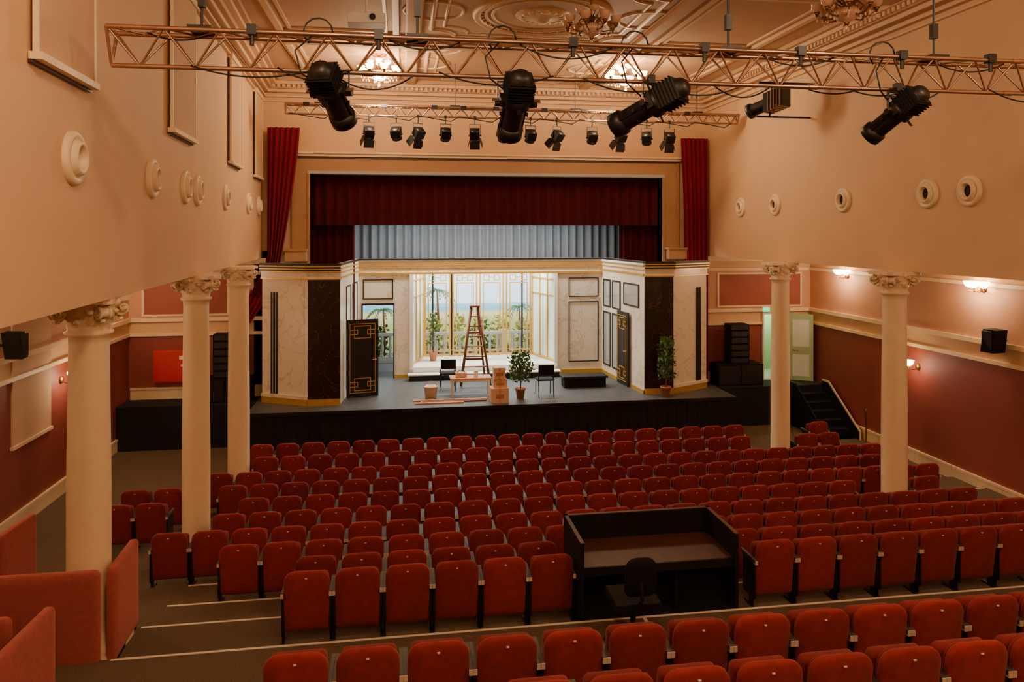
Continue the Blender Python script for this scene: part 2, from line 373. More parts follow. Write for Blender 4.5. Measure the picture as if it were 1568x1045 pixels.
# ---------------------------------------------------------------- stage
SZ=-4.4
m=MB(); m.box(-3.7,8.85,18.6,BY+.3,FL,SZ-.04,'stagebk'); m.box(-3.7,8.85,18.6,BY+.3,SZ-.04,SZ,'stagefl'); m.box(-4,9.1,BY+.3,28,FL,SZ,'stagefl')
m.box(-3.72,8.87,18.56,18.6,SZ-.08,SZ+.0,'black')
m.box(XL,-3.7,19.7,BY,FL,SZ,'stagebk'); m.box(8.85,XR-.02,19.7,BY,FL,SZ,'stagebk')
for i in range(46):
    x=-3.6+i*.27; m.box(x,x+.02,18.585,18.6,FL,SZ-.08,'black')
m.build('stage_platform',recenter=False)
m=MB(); n=6; h=(SZ-FL)/n; yt=19.69; x0,x1=11.0,12.02
for i in range(n): m.box(x0+.04,x1-.03,yt-(i+1)*.27,yt-i*.27,FL,SZ-(i+1)*h,'blackm')
def yzprism(m,poly,xa,xb,k):
    n=len(poly); vs=[(xa,p[0],p[1]) for p in poly]+[(xb,p[0],p[1]) for p in poly]
    m.add(vs,[tuple(range(n))[::-1],tuple(range(n,2*n))]+[(i,(i+1)%n,n+(i+1)%n,n+i) for i in range(n)],k)
P_=[(yt,FL),(yt,SZ+.12),(yt-.3,SZ+.12),(yt-1.75,FL+.2),(yt-1.75,FL)]
yzprism(m,P_,x0,x0+.04,'blackm'); yzprism(m,P_,x1-.03,x1,'blackm')
yzprism(m,[(yt,SZ+.12),(yt,SZ+.17),(yt-.32,SZ+.17),(yt-1.79,FL+.23),(yt-1.79,FL),(yt-1.75,FL),(yt-1.75,FL+.2),(yt-.3,SZ+.12)],x1-.03,x1+.0,'trim')
m.build('stage_stairs')
m=MB(); m.box(-4.3,-4,BY+.3,28.3,FL,5,'stagebk'); m.box(9.1,9.4,BY+.3,28.3,FL,5,'stagebk'); m.box(-4,9.1,28,28.3,FL,5,'stagebk'); m.box(-4,9.1,BY+.3,28,4.8,5,'stagebk'); m.build('wall_stage_house',recenter=False)

def curtain(k,y0,z0,z1,xlf,xrf,folds,amp,nv=14):
    m=MB(); nu=folds*8; vs=[]
    for j in range(nv+1):
        v=j/nv; z=z1+(z0-z1)*v
        for i in range(nu+1):
            u=i/nu; x=xlf(v)+(xrf(v)-xlf(v))*u
            y=y0+amp*(math.sin(2*math.pi*folds*u)+.35*math.sin(2*math.pi*folds*u*.37+1.5*v))*(.55+.45*v)
            vs.append((x,y,z))
    fs=[(j*(nu+1)+i,j*(nu+1)+i+1,(j+1)*(nu+1)+i+1,(j+1)*(nu+1)+i) for j in range(nv) for i in range(nu)]
    m.add(vs,fs,k,True); return m
def C(v): return lambda _:v
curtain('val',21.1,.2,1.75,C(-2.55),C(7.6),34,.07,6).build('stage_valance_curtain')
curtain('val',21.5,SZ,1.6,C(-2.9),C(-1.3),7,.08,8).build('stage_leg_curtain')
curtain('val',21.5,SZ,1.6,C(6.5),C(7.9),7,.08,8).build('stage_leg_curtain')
curtain('greycurt',24.9,-1.02,2.0,C(-2.8),C(8.2),40,.09,6).build('grey_border_curtain')
curtain('curt',20.25,-1.7,2.78,lambda v:-3.5+.0*v-(.45*max(0,v-.78)/.22),lambda v:-2.66-.5*min(1,v/.8)**1.3-(.55*max(0,v-.8)/.2),6,.09,20).build('side_drape')
curtain('curt',20.25,-4.3,2.70,lambda v:7.95+.12*math.sin(v*math.pi),C(8.78),6,.09,20).build('side_drape')
m=MB(); vs=[];nu=24
for j in range(13):
    v=j/12; c=V((-3.72-1.1*v**1.4*.62, 20.25-.35*v*.3, -1.6-1.15*v)); w=.2-.1*v
    for i in range(nu+1):
        u=i/nu*2-1; vs.append((c.x+u*w,c.y+.04*math.sin(u*12),c.z-.1*u))
m.add(vs,[(j*(nu+1)+i,j*(nu+1)+i+1,(j+1)*(nu+1)+i+1,(j+1)*(nu+1)+i) for j in range(12) for i in range(nu)],'curt',True)
m.build('drape_tieback')

# ---------------------------------------------------------------- set (scenery flats)
TOP=-.80
def ent(m,p0,p1,ext=.0):
    L=math.dist(p0,p1); z=TOP
    for h,k,t in ((.06,'black',.09),(.025,'gold',.11),(.045,'black',.08),(.022,'gold',.1),(.045,'black',.07),(.022,'gold',.09),(.16,'marble',.03),(.03,'gold',.05)):
        m.wall(p0,p1,z-h,z,t,k,-t,-ext,L+ext); z-=h
LF=[(-3.55,19.85),(-2.33,19.2),(-1.53,19.2)]
RF=[(6.53,19.2),(7.33,19.2),(8.55,19.85)]
for side,F in (('l',LF),('r',RF)):
    m=MB()
    pm=(F[0],F[1]) if side=='l' else (F[1],F[2])
    pd=(F[1],F[2]) if side=='l' else (F[0],F[1])
    Lm=math.dist(*pm)
    m.wall(*pm,SZ,TOP,.06,'marble'); m.wall(*pd,SZ,TOP,.06,'dmarble')
    for p in (pm,pd): ent(m,*p,ext=.02)
    for p in (pm,pd): m.wall(*p,SZ,SZ+.16,.03,'gold',-.03)
    m.wall(*pm,SZ+.16,SZ+.24,.05,'marble',-.05)
    aa=[.28,.36,.44] if side=='l' else [Lm-.46,Lm-.38,Lm-.30]
    for a in aa: m.wall(*pm,SZ+.25,-1.55,.03,'black',-.03,a,a+.035)
    m.build('scenery_flat_portal',recenter=False)
ZB=22.5; BL=(-1.25,ZB);BR=(6.25,ZB); AL,AR=.3,4.77
m=MB(); p=((-1.53,19.27),BL)
m.wall(*p,SZ,TOP,.06,'marble')
for z,h,k in ((TOP,.05,'black'),(TOP-.12,.025,'gold'),(TOP-.22,.025,'gold'),(TOP-.34,.04,'gold')): m.wall(*p,z-h,z,.03,k,-.03)
m.frame(*p,-4.2,-1.45,.9,1.7,.035,.02,'black',-.02); m.frame(*p,-4.2,-1.45,2.0,2.9,.035,.02,'black',-.02)
m.build('scenery_wall_left',recenter=False)
m=MB(); p=(BR,(6.53,19.27)); L=math.dist(*p)
m.wall(*p,SZ,TOP,.06,'marble')
for z,h,k in ((TOP,.05,'black'),(TOP-.05,.06,'white'),(TOP-.12,.025,'gold'),(TOP-.22,.025,'gold'),(TOP-.34,.05,'gold')): m.wall(*p,z-h,z,.03,k,-.03)
for a0,a1 in ((.15,.75),(.9,1.55)):
    m.wall(*p,-4.1,-2.45,.012,'glass',-.012,a0,a1); m.frame(*p,-4.1,-2.45,a0,a1,.04,.03,'black',-.03)
    m.wall(*p,-2.3,-1.45,.012,'glass',-.012,a0,a1); m.frame(*p,-2.3,-1.45,a0,a1,.04,.03,'black',-.03)
m.wall(*p,-2.1,-1.45,.012,'glass',-.012,1.8,2.9); m.frame(*p,-2.1,-1.45,1.8,2.9,.04,.03,'black',-.03)
m.wall(*p,SZ,SZ+.1,.03,'gold',-.03)
m.build('scenery_wall_right',recenter=False)
m=MB(); d0,d1=.12,1.02; p=(BL,(AL,ZB)); L=AL-BL[0]
m.wall(*p,SZ,TOP,.06,'marble',0,0,d0); m.wall(*p,SZ,TOP,.06,'marble',0,d1,L); m.wall(*p,-2.2,TOP,.06,'marble',0,d0,d1)
m.wall(*p,-2.2,-2.14,.1,'black',-.02,d0-.04,d1+.04); m.wall(*p,SZ,-2.2,.1,'black',-.02,d0-.04,d0); m.wall(*p,SZ,-2.2,.1,'black',-.02,d1,d1+.04)
m.frame(*p,-2.02,-1.42,d0,d1,.03,.02,'black',-.02); m.wall(*p,SZ,SZ+.1,.03,'gold',-.03,d1+.04,L)
p2=((AR,ZB),BR)
m.wall(*p2,SZ,TOP,.06,'marble'); m.frame(*p2,-2.02,-1.42,.4,1.36,.03,.02,'black',-.02); m.frame(*p2,-4.05,-2.16,.4,1.36,.03,.02,'black',-.02)
m.wall(*p2,SZ,SZ+.12,.03,'gold',-.03)
pc=((AL,ZB),(AR,ZB)); m.wall(*pc,-1.28,TOP,.06,'marble')
for pp in (p,pc,p2):
    for z,h,k,t in ((TOP,.05,'black',.05),(TOP-.05,.05,'white',.03),(TOP-.12,.022,'gold',.03),(TOP-.19,.022,'gold',.03),(TOP-.26,.02,'gold',.03),(TOP-.42,.06,'gold',.05)): m.wall(*pp,z-h,z,t,k,-t)
m.box(AL-.04,AL+.06,ZB-.06,ZB+.06,SZ,-1.28,'white'); m.box(AR-.06,AR+.04,ZB-.06,ZB+.06,SZ,-1.28,'white')
for a,b in (((AL,ZB),(.72,24.1)),((4.3,24.1),(AR,ZB))):
    L=math.dist(a,b); m.wall(a,b,-4.04,-1.28,.03,'frost')
    for q in (0.05,L*.35,L*.66,L-.09): m.wall(a,b,-4.04,-1.28,.04,'gold',-.04,q,q+.035)
    m.wall(a,b,-4.04,-3.98,.04,'gold',-.04); m.wall(a,b,-1.5,-1.46,.04,'gold',-.04); m.wall(a,b,-2.0,-1.97,.04,'gold',-.04)
m.build('scenery_wall_back',recenter=False)
m=MB(); m.box(.36,4.7,ZB-.25,24.3,SZ,-4.05,'white'); m.box(.3,4.75,ZB-.27,ZB-.25,-4.12,-4.05,'white'); m.box(.25,4.75,ZB-.6,ZB-.27,SZ,-4.24,'black'); m.box(.2,4.8,ZB-.62,ZB-.27,-4.24,-4.21,'white'); m.build('alcove_step_platform')
m=MB(); wy=24.1
def leafw(x0,x1):
    z0,z1=-4.03,-1.3; t=.05
    P=((x0,wy),(x1,wy)); W=x1-x0
    m.frame(*P,z0,z1,0,W,t,.05,'gold',0)
    m.frame(*P,z0+.12,z1-.35,.12,W-.12,.03,.04,'gold',0)
    m.frame(*P,z1-.30,z1-.10,.14,.34,.028,.04,'gold',0); m.frame(*P,z1-.30,z1-.10,W-.34,W-.14,.028,.04,'gold',0)
    m.wall(*P,z1-.2,z1-.17,.04,'gold',0,.34,W-.34)
for x0,x1 in ((.75,1.6),(1.66,2.48),(2.54,3.36),(3.42,4.27)): leafw(x0,x1)
m.box(1.0,1.05,wy+.06,wy+.11,-4.03,-1.3,'black'); m.box(1.58,1.68,wy+.06,wy+.11,-4.03,-1.3,'black'); m.box(3.95,4.0,wy+.06,wy+.11,-4.03,-1.3,'black')
m.build('window_1',recenter=False)
m=MB()
for z in (-3.82,-4.0): m.box(.8,4.22,23.9,23.92,z-.01,z+.01,'gold')
for i in range(14):
    x=.8+i*.263; m.box(x-.008,x+.008,23.9,23.92,-4.05,-3.82,'gold')
m.build('gold_railing')
m=MB(); m.box(-1.5,5.2,25.1,25.2,-3.5,-3.4,'grey')
m.box(-1.5,5.2,25.1,25.2,-4.4,-4.2,'grey')
for i in range(26):
    m.lathe([(.05,0),(.05,.05),(.03,.12),(.06,.3),(.035,.5),(.05,.6),(.05,.7)],(-1.4+i*.26,25.15,-4.2),(0,0,1),'grey',10)
for x in (-1.5,1.0,3.4,5.1): m.box(x,x+.16,25.06,25.24,-4.4,-3.35,'grey')
m.build('balustrade')
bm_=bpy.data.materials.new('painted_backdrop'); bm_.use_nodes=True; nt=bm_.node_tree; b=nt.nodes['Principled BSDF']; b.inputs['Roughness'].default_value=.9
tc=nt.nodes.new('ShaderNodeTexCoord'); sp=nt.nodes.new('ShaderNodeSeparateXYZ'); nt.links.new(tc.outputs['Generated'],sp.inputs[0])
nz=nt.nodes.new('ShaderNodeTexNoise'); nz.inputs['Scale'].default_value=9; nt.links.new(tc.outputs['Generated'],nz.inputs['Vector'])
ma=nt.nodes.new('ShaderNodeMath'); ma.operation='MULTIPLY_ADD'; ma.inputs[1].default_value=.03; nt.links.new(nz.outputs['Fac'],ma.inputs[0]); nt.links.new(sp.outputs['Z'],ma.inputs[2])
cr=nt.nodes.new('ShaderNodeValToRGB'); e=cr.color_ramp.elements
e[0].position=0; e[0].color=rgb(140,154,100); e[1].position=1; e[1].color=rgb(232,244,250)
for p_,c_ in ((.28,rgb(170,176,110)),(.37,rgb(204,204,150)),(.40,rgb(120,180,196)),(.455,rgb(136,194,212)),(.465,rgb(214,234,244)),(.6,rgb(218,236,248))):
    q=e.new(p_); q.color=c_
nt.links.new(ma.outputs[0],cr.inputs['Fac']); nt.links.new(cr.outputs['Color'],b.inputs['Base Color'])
nt.links.new(cr.outputs['Color'],b.inputs['Emission Color']); b.inputs['Emission Strength'].default_value=.8  # glow put into the cloth, standing in for stage light on it
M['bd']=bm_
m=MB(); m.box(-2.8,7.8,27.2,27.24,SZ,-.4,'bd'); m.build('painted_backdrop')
def palm(x,y,h,r=.8,k='leaf',nf=12):
    m=MB(); m.tube([(x,y,SZ),(x+.05,y,SZ+h*.5),(x,y,SZ+h)],lambda t:.06-.03*t,'wood',8)
    for i in range(nf):
        a=2*math.pi*i/nf+random.uniform(-.2,.2); el=random.uniform(.2,1.1); d=V((math.cos(a),math.sin(a)*.5,0)); pts=[]
        for j in range(9):
            t=j/8; pts.append(V((x,y,SZ+h))+d*(r*t*math.cos(el*.5))+V((0,0,r*(math.sin(el)*t-1.0*t*t))))
        m.tube(pts,.007,k,4)
        s=V((-d.y,d.x,0)).normalized()
        for j in range(1,9):
            for sg in (-1,1):
                p0=pts[j];w=.2*r*(1-abs(j/8-.4)); tip=p0+s*sg*w+V((0,0,-w*.9))+(pts[j]-pts[j-1])*.6
                m.add([p0,p0+(pts[j]-pts[j-1])*.45,tip],[(0,1,2)],k)
    m.build('palm_tree')
palm(1.25,25.9,2.35,.7); palm(4.2,26.2,1.7,.6); palm(-.6,25.6,1.7,.65); palm(2.9,26.5,1.3,.45,'leafy')
def shrub(x,y,z,r,h,n,k,sl=.14):
    m=MB()
    for i in range(n):
        a=random.uniform(0,6.28);rr=r*math.sqrt(random.random()); zz=z+h*random.random(); f=1-.5*abs((zz-z)/h-.45)
        p=V((x+rr*f*math.cos(a),y+rr*f*math.sin(a),zz)); d=V((random.uniform(-1,1),random.uniform(-1,1),random.uniform(-.4,1))).normalized()*sl; s=d.cross(V((random.random(),random.random(),.3))).normalized()*sl*.28
        m.add([p,p+d*.5+s,p+d,p+d*.5-s],[(0,1,2,3)],k)
    return m
for x,y,h,k in ((1.1,25.7,1.25,'leafy'),(1.9,25.8,1.35,'leafy'),(2.75,25.7,1.1,'leaf'),(3.5,25.8,1.3,'leafy'),(4.3,25.7,1.15,'leafy'),(-.8,25.6,1.1,'leaf')):
    shrub(x,y,SZ+.12,.38,h,170,k,.2).build('garden_shrub')
def potted(x,y,h,r,n,z0=SZ):
    m=shrub(x,y,z0+.32+h*.12,r,h-.45,n,'leaf',.13)
    m.lathe([(.0,0),(.09,0),(.13,.24),(.145,.24),(.145,.28),(.12,.28),(.11,.25),(0,.25)],(x,y,z0),(0,0,1),'terra',20)
    m.tube([(x,y,z0+.2),(x+.02,y,z0+.5),(x-.02,y,z0+h*.7)],.015,'wood',6)
    for i in range(10):
        a=i*2.4; z=z0+.4+i*(h-.6)/10; m.tube([(x,y,z),(x+.5*r*math.cos(a),y+.5*r*math.sin(a),z+.15),(x+.8*r*math.cos(a),y+.8*r*math.sin(a),z+.2)],.006,'wood',4)
    m.build('potted_plant')
potted(3.12,19.25,1.2,.33,330); potted(6.98,18.85,1.5,.22,360); potted(1.0,23.3,1.5,.14,120,-4.05)
def deco_door(name,p0,p1,z1):
    m=MB(); L=math.dist(p0,p1); m.wall(p0,p1,SZ+.01,z1,.05,'black')
    for off,t in ((-.015,.015),(.05,.015)):
        m.frame(p0,p1,SZ+.12,z1-.1,.08,L-.08,.016,t,'gold',off)
        for za,zb in ((z1-.5,z1-.16),(SZ+.18,SZ+.52)):
            m.frame(p0,p1,za,zb,.2,L-.2,.02,t,'gold',off)
            m.frame(p0,p1,za+.1,zb-.1,.08,.3,.02,t,'gold',off); m.frame(p0,p1,za+.1,zb-.1,L-.3,L-.08,.02,t,'gold',off)
    d=V((p1[0]-p0[0],p1[1]-p0[1],0)).normalized(); n=V((d.y,-d.x,0)); h=V((p0[0],p0[1],SZ+1))+d*(L-.07)
    m.cyl(h,h+n*.06,.02,'gold'); m.cyl(h+n*.06,h+n*.06-d*.1,.012,'gold'); m.build(name,recenter=False)
deco_door('door_2',(-1.42,19.9),(-.6,20.1),-2.33)
deco_door('door_3',(6.28,21.0),(6.35,20.2),-2.3)
def ladder(x,y,h):
    m=MB()
    for sg in (-1,1):
        m.tube([(x+sg*.42,y-.35,SZ+.02),(x+sg*.1,y,SZ+h)],.035,'wood',4); m.tube([(x+sg*.36,y+.5,SZ+.02),(x+sg*.08,y+.03,SZ+h-.05)],.03,'wood',4)
    for i in range(1,8):
        t=i/8; w=.42-.32*t; m.box(x-w,x+w,y-.35+.35*t-.05,y-.35+.35*t+.05,SZ+h*t-.012,SZ+h*t+.012,'wood')
    for t in (.3,.65):
        w=.36-.28*t; m.box(x-w,x+w,y+.5-.47*t-.015,y+.5-.47*t+.015,SZ+h*t-.03,SZ+h*t+.03,'wood')
    m.box(x-.14,x+.14,y-.08,y+.1,SZ+h-.02,SZ+h+.03,'wood'); m.build('step_ladder')
ladder(2.1,21.2,2.25)
m=MB(); m.box(1.3,2.4,19.6,20.1,-3.94,-3.9,'plank')
for x in (1.36,2.34):
    for y in (19.65,20.05): m.cyl((x,y,SZ),(x,y,-3.94),.022,'white')
m.box(1.36,2.34,19.64,19.66,-4.0,-3.94,'white'); m.box(1.36,2.34,20.04,20.06,-4.0,-3.94,'white'); m.build('work_table')
m=MB(); m.box(1.45,1.75,19.75,19.95,-3.895,-3.78,'card'); m.tube([(1.5,19.85,-3.78),(1.55,19.85,-3.72),(1.65,19.85,-3.72),(1.7,19.85,-3.78)],.01,'black',6); m.build('toolbox')
m=MB(); m.cyl((2.0,19.8,-3.895),(2.0,19.8,-3.74),.06,'white'); m.cyl((2.0,19.8,-3.74),(2.0,19.8,-3.73),.063,'gold'); m.build('paint_can')
def carton(x,y,z,sx,sy,sz):
    m=MB(); m.box(x-sx,x+sx,y-sy,y+sy,z,z+sz,'card'); m.box(x-.03,x+.03,y-sy-.002,y+sy+.002,z+.0,z+sz+.002,'plank'); m.box(x-.1,x+.1,y-sy-.003,y-sy,z+sz*.3,z+sz*.6,'terra'); m.build('cardboard_box',bevel=.006)
carton(2.52,19.0,SZ,.23,.2,.37); carton(2.54,19.05,SZ+.37,.17,.16,.22); carton(2.52,19.02,SZ+.59,.15,.15,.3)
m=MB(); m.lathe([(0,0),(.14,0),(.18,.3),(.19,.3),(.19,.33),(.165,.33),(.15,.02),(0,.02)],(.78,19.6,SZ),(0,0,1),'trim',24); m.tube([(.6,19.6,SZ+.3),(.65,19.55,SZ+.42),(.78,19.53,SZ+.47),(.9,19.55,SZ+.42),(.96,19.6,SZ+.3)],.008,'alu',6); m.build('bucket')
for i,(x0,x1,y,k) in enumerate(((.3,2.25,19.3,'plank'),(.5,2.2,19.12,'wood'),(.35,1.6,18.98,'plank'))):
    m=MB(); m.box(x0,x1,y-.05,y+.05,SZ,SZ+.035,k); m.box(x0,x0+.03,y-.051,y+.051,SZ,SZ+.036,'card'); m.build('wood_plank',bevel=.004)
def chair(x,y):
    m=MB(); m.box(x-.23,x+.23,y-.22,y+.22,SZ+.43,SZ+.47,'blackm')
    for sx in (-.2,.2):
        m.tube([(x+sx,y+.24,SZ),(x+sx,y+.2,SZ+.45),(x+sx,y+.2,SZ+.5)],.013,'black',6); m.tube([(x+sx,y-.26,SZ),(x+sx,y-.18,SZ+.45),(x+sx,y-.24,SZ+.85)],.013,'black',6)
    m.box(x-.21,x+.21,y-.26,y-.22,SZ+.6,SZ+.86,'blackm'); m.build('stacking_chair',bevel=.01)
chair(3.82,19.5); chair(1.3,20.75)
m=MB(); m.box(4.55,5.75,20.3,20.75,SZ,SZ+.27,'blackm'); m.box(4.5,5.8,20.25,20.8,SZ+.27,SZ+.33,'black'); m.build('stage_bench',bevel=.01)
def pa(x,y,w):
    m=MB(); m.box(x-w/2,x+w/2,y-.3,y+.3,SZ,SZ+.62,'blackm'); m.box(x-w/2+.04,x-.02,y-.31,y-.3,SZ+.05,SZ+.57,'black'); m.box(x+.02,x+w/2-.04,y-.31,y-.3,SZ+.05,SZ+.57,'black'); m.build('subwoofer',bevel=.01)
    m=MB(); 
    for i in range(6):
        z=SZ+.625+i*.19; o=.02*math.sin(i*.6); m.box(x-.29,x+.29,y-.22-o,y+.2-o,z,z+.18,'blackm'); m.box(x-.26,x+.26,y-.235-o,y-.22-o,z+.02,z+.16,'black'); m.cyl((x,y-.237-o,z+.09),(x,y-.22-o,z+.09),.06,'dark_disc')
    m.build('line_array_speaker',bevel=.008)
pa(9.6,20.15,1.35); pa(-4.5,20.15,1.3)
m=MB(); m.box(-6.4,-5.55,20.45,20.59,-3.95,-3.1,'cab'); m.box(-6.36,-5.59,20.43,20.45,-3.91,-3.14,'cab'); m.cyl((-5.68,20.43,-3.5),(-5.68,20.41,-3.5),.03,'white'); m.box(-5.75,-5.6,20.425,20.43,-3.35,-3.25,'white'); m.build('fire_hose_cabinet')
def wspk(x,y,z,sx):
    m=MB()
    m.obox((x,y,z),(.16,.03*sx,0),(-.02,.15,0),(.03*sx,0,.23),'blackm'); m.obox((x-sx*.165,y,z-.0),(.006,0,0),(0,.13,0),(0,0,.2),'black'); m.cyl((x,y,z),(x+sx*.28,y,z),.025,'black'); m.build('wall_speaker',bevel=.02)
wspk(11.85,13.3,-2.2,1); wspk(-6.75,14.2,-2.0,-1)
m=MB(); m.lathe([(.15,0),(.15,.02),(.03,.05),(.018,.1),(.018,.85),(.035,.88),(.02,.92),(.03,.96),(0,.99)],(11.75,17.3,FL),(0,0,1),'brass',16); m.build('rope_stanchion')

# ---------------------------------------------------------------- seats
def rrect(w,z0,z1,rt,rb,n=6):
    p=[]
    for cx,cz,r,a0 in ((w/2-rt,z1-rt,rt,0),(-w/2+rt,z1-rt,rt,90),(-w/2+rb,z0+rb,rb,180),(w/2-rb,z0+rb,rb,270)):
        for i in range(n+1):
            a=math.radians(a0+90*i/n); p.append((cx+r*math.cos(a),cz+r*math.sin(a)))
    return p
def pad(m,w,z0,z1,rt,rb,y,t,lean,k,b=.02,crown=.012):
    vs=[];n=None
    for yy,ins in ((y-t/2-crown,.09),(y-t/2,b),(y-t/2+b*.5,b*.3),(y-t/2+b,0),(y+t/2-b,0),(y+t/2-b*.5,b*.3),(y+t/2,b),(y+t/2+crown,.09)):
        pts=rrect(w-2*ins,z0+ins,z1-ins,max(rt-ins,.012),max(rb-ins,.01)); n=len(pts)
        for px,pz in pts: vs.append((px,yy-(pz-.4)*lean,pz))
    fs=[(j*n+i,j*n+(i+1)%n,(j+1)*n+(i+1)%n,(j+1)*n+i) for j in range(7) for i in range(n)]
    fs+=[tuple(range(n)),tuple(range(7*n,8*n))]
    m.add(vs,fs,k,True)
m=MB()
pad(m,.49,.14,.83,.12,.04,0,.07,.13,'seat')
pad(m,.44,.42,.80,.1,.04,.06,.05,.13,'seat2')
pad(m,.44,.34,.74,.05,.08,.155,.11,.10,'seat2')
for sx in (-1,1):
    x=sx*.2575
    m.box(x-.013,x+.013,-.03,.26,.12,.56,'black'); m.box(x-.0165,x+.0165,-.07,.32,.56,.60,'arm'); m.box(x-.0162,x+.0162,-.078,-.03,.55,.597,'armtip')
    m.box(x-.012,x+.012,.02,.1,0,.14,'black'); m.box(x-.014,x+.014,-.05,.22,0,.025,'black')
m.box(-.25,.25,.02,.05,.16,.2,'black')
m.box(-.011,.011,-.104,-.094,.762,.772,'plaque')
seatmesh=m.mesh('theater_seat')
cols=[(-3.33,8.56),(-3.3,12.66),(-3.3,15.85),(8.7,16.0),(8.7,12.0)]
ext=[(-3.3,10.6),(-3.6,10.6),(-3.75,10.6),(-4.95,10.6),(-4.95,10.8),(-3.5,10.0),(-3.55,9.9),(-2.4,9.7),(-1.3,9.6),(-1.3,9.5)]
rows=[(rowY[i],rowF[i],ext[i][0],ext[i][1],i) for i in range(10)]+[(5.94,-4.09,-1.08,7.5,10),(4.98,-3.89,.68,7.5,11)]
P=.55
for y,z,x0,x1,i in rows:
    x=x0+P/2
    while x+P/2<=x1+.05:
        ok=not any(abs(x-cx)<.5 and -.25<cy-y+.25<.8 for cx,cy in cols)
        if i in (8,9) and 1.75<x<4.15: ok=False
        if i in (3,4) and -3.85<x<-3.2: ok=False
        if i==0 and 8.3<x<9.8: ok=False
        if ok:
            o=bpy.data.objects.new('theater_seat',seatmesh); o.location=(x,y,z); bpy.context.collection.objects.link(o)
        x+=P
# ---------------------------------------------------------------- control desk
m=MB(); X0,X1,Y0,Y1=2.01,3.90,8.13,9.0; fz=-4.40
m.box(X0,X1,Y0,Y1,FL+.9,fz,'blackm')
m.box(X0,X1,Y1-.04,Y1,fz,-3.53,'blackm')
for x in (X0,X1-.04): m.box(x,x+.04,Y0,Y1-.04,fz,-3.53,'blackm'); m.box(x-.003,x+.043,Y0-.003,Y1,-3.53,-3.52,'deskw')
m.box(X0-.003,X1+.003,Y1-.043,Y1+.003,-3.53,-3.52,'deskw')
m.box(X0+.04,X1-.04,Y0+.06,Y1-.04,-3.87,-3.83,'deskw'); m.box(X0+.04,X1-.04,Y0+.05,Y0+.07,-3.93,-3.83,'black')
m.box(X0+.04,X1-.04,Y0+.28,Y0+.31,fz,-3.87,'blackm'); m.box((X0+X1)/2+.2,(X0+X1)/2+.23,Y0+.08,Y0+.28,fz,-3.87,'blackm')  # black panel added to darken the open space under the desktop
m.build('control_desk',recenter=False)
m=MB(); x,y,z=2.45,7.6,-4.40
for i in range(5):
    a=i*2*math.pi/5+.3; e=V((x+.28*math.cos(a),y+.28*math.sin(a),z+.06)); m.tube([(x,y,z+.1),e],.022,'black',6); m.sphere((e.x,e.y,z+.03),.03,'black')
m.cyl((x,y,z+.08),(x,y,z+.45),.03,'black')
m.box(x-.24,x+.24,y-.22,y+.24,z+.45,z+.53,'blackm')
n0=len(m.v); pad(m,.34,.62,1.04,.12,.08,-.2,.06,.12,'blackm')
for i in range(n0,len(m.v)):
    v=m.v[i]; m.v[i]=(v[0]+x,v[1]+y,v[2]+z)
m.tube([(x,y-.15,z+.46),(x,y-.3,z+.6),(x,y-.27,z+.8)],.02,'black',6)
m.build('office_chair',bevel=.015)
# ---------------------------------------------------------------- velvet box partitions
def partition(p0,p1,z0,z1):
    m=MB(); L=math.dist(p0,p1); d=V((p1[0]-p0[0],p1[1]-p0[1],0)).normalized(); n=V((-d.y,d.x,0))
    pad(m,L,0.0,z1-z0-.05,.06,.02,0,.09,0,'pink',.02,.008)
    c=V(((p0[0]+p1[0])/2,(p0[1]+p1[1])/2,z0+.05))
    for i in range(len(m.v)):
        v=m.v[i]; q=c+d*v[0]+n*v[1]+V((0,0,v[2])); m.v[i]=tuple(q)
    m.wall(p0,p1,z0,z0+.05,.05,'blackm',-.025,.03,L-.03); m.build('box_partition')
partition((-5.6,8.13),(-3.06,8.13),-4.55,-3.48); partition((-3.0,8.25),(-3.03,9.05),-4.55,-3.52)
partition((-3.34,5.2),(-3.25,7.5),-4.4,-3.5); partition((-6.4,7.3),(-3.5,7.3),-4.4,-3.5)
partition((-4.9,9.9),(-4.85,10.7),-4.97,-3.75); partition((-6.8,9.7),(-5.0,9.7),-4.78,-3.75)
# ---------------------------------------------------------------- trusses
def truss(x0,x1,y,zt,h,w,cr,br,step):
    m=MB(); A=lambda x:(x,y-w/2,zt);B=lambda x:(x,y+w/2,zt);Cc=lambda x:(x,y,zt-h)
    for F in (A,B,Cc): m.cyl(F(x0),F(x1),cr,'alu',n=10)
    n=int(round((x1-x0)/step)); st=(x1-x0)/n
    for i in range(n):
        a=x0+i*st;b=a+st/2;c=a+st
        for F in (A,B): m.cyl(F(a),Cc(b),br,'alu',n=6); m.cyl(Cc(b),F(c),br,'alu',n=6)
        m.cyl(A(a),B(b),br,'alu',n=6); m.cyl(B(b),A(c),br,'alu',n=6)
    for x in (x0,x1): m.cyl(A(x),B(x),cr*.8,'alu',n=8); m.cyl(A(x),Cc(x),cr*.8,'alu',n=8); m.cyl(B(x),Cc(x),cr*.8,'alu',n=8)
    k=x0+2.2
    while k<x1-.3:
        for F in (A,B,Cc): m.cyl(V(F(k))-V((.05,0,0)),V(F(k))+V((.05,0,0)),cr*1.25,'alu',n=10)
        k+=2.2
    return m
TZ=1.77
m=truss(-2.5,8.6,6.9,TZ,.31,.24,.021,.010,.46)
for x in (-1.75,.15,3.2,5.45):
    m.cyl((x,6.9,TZ),(x,6.9,CZ),.012,'black',n=6); m.box(x-.1,x+.1,6.8,7.0,TZ+.01,TZ+.05,'black'); m.box(x-.03,x+.03,6.87,6.93,2.0,2.15,'black')
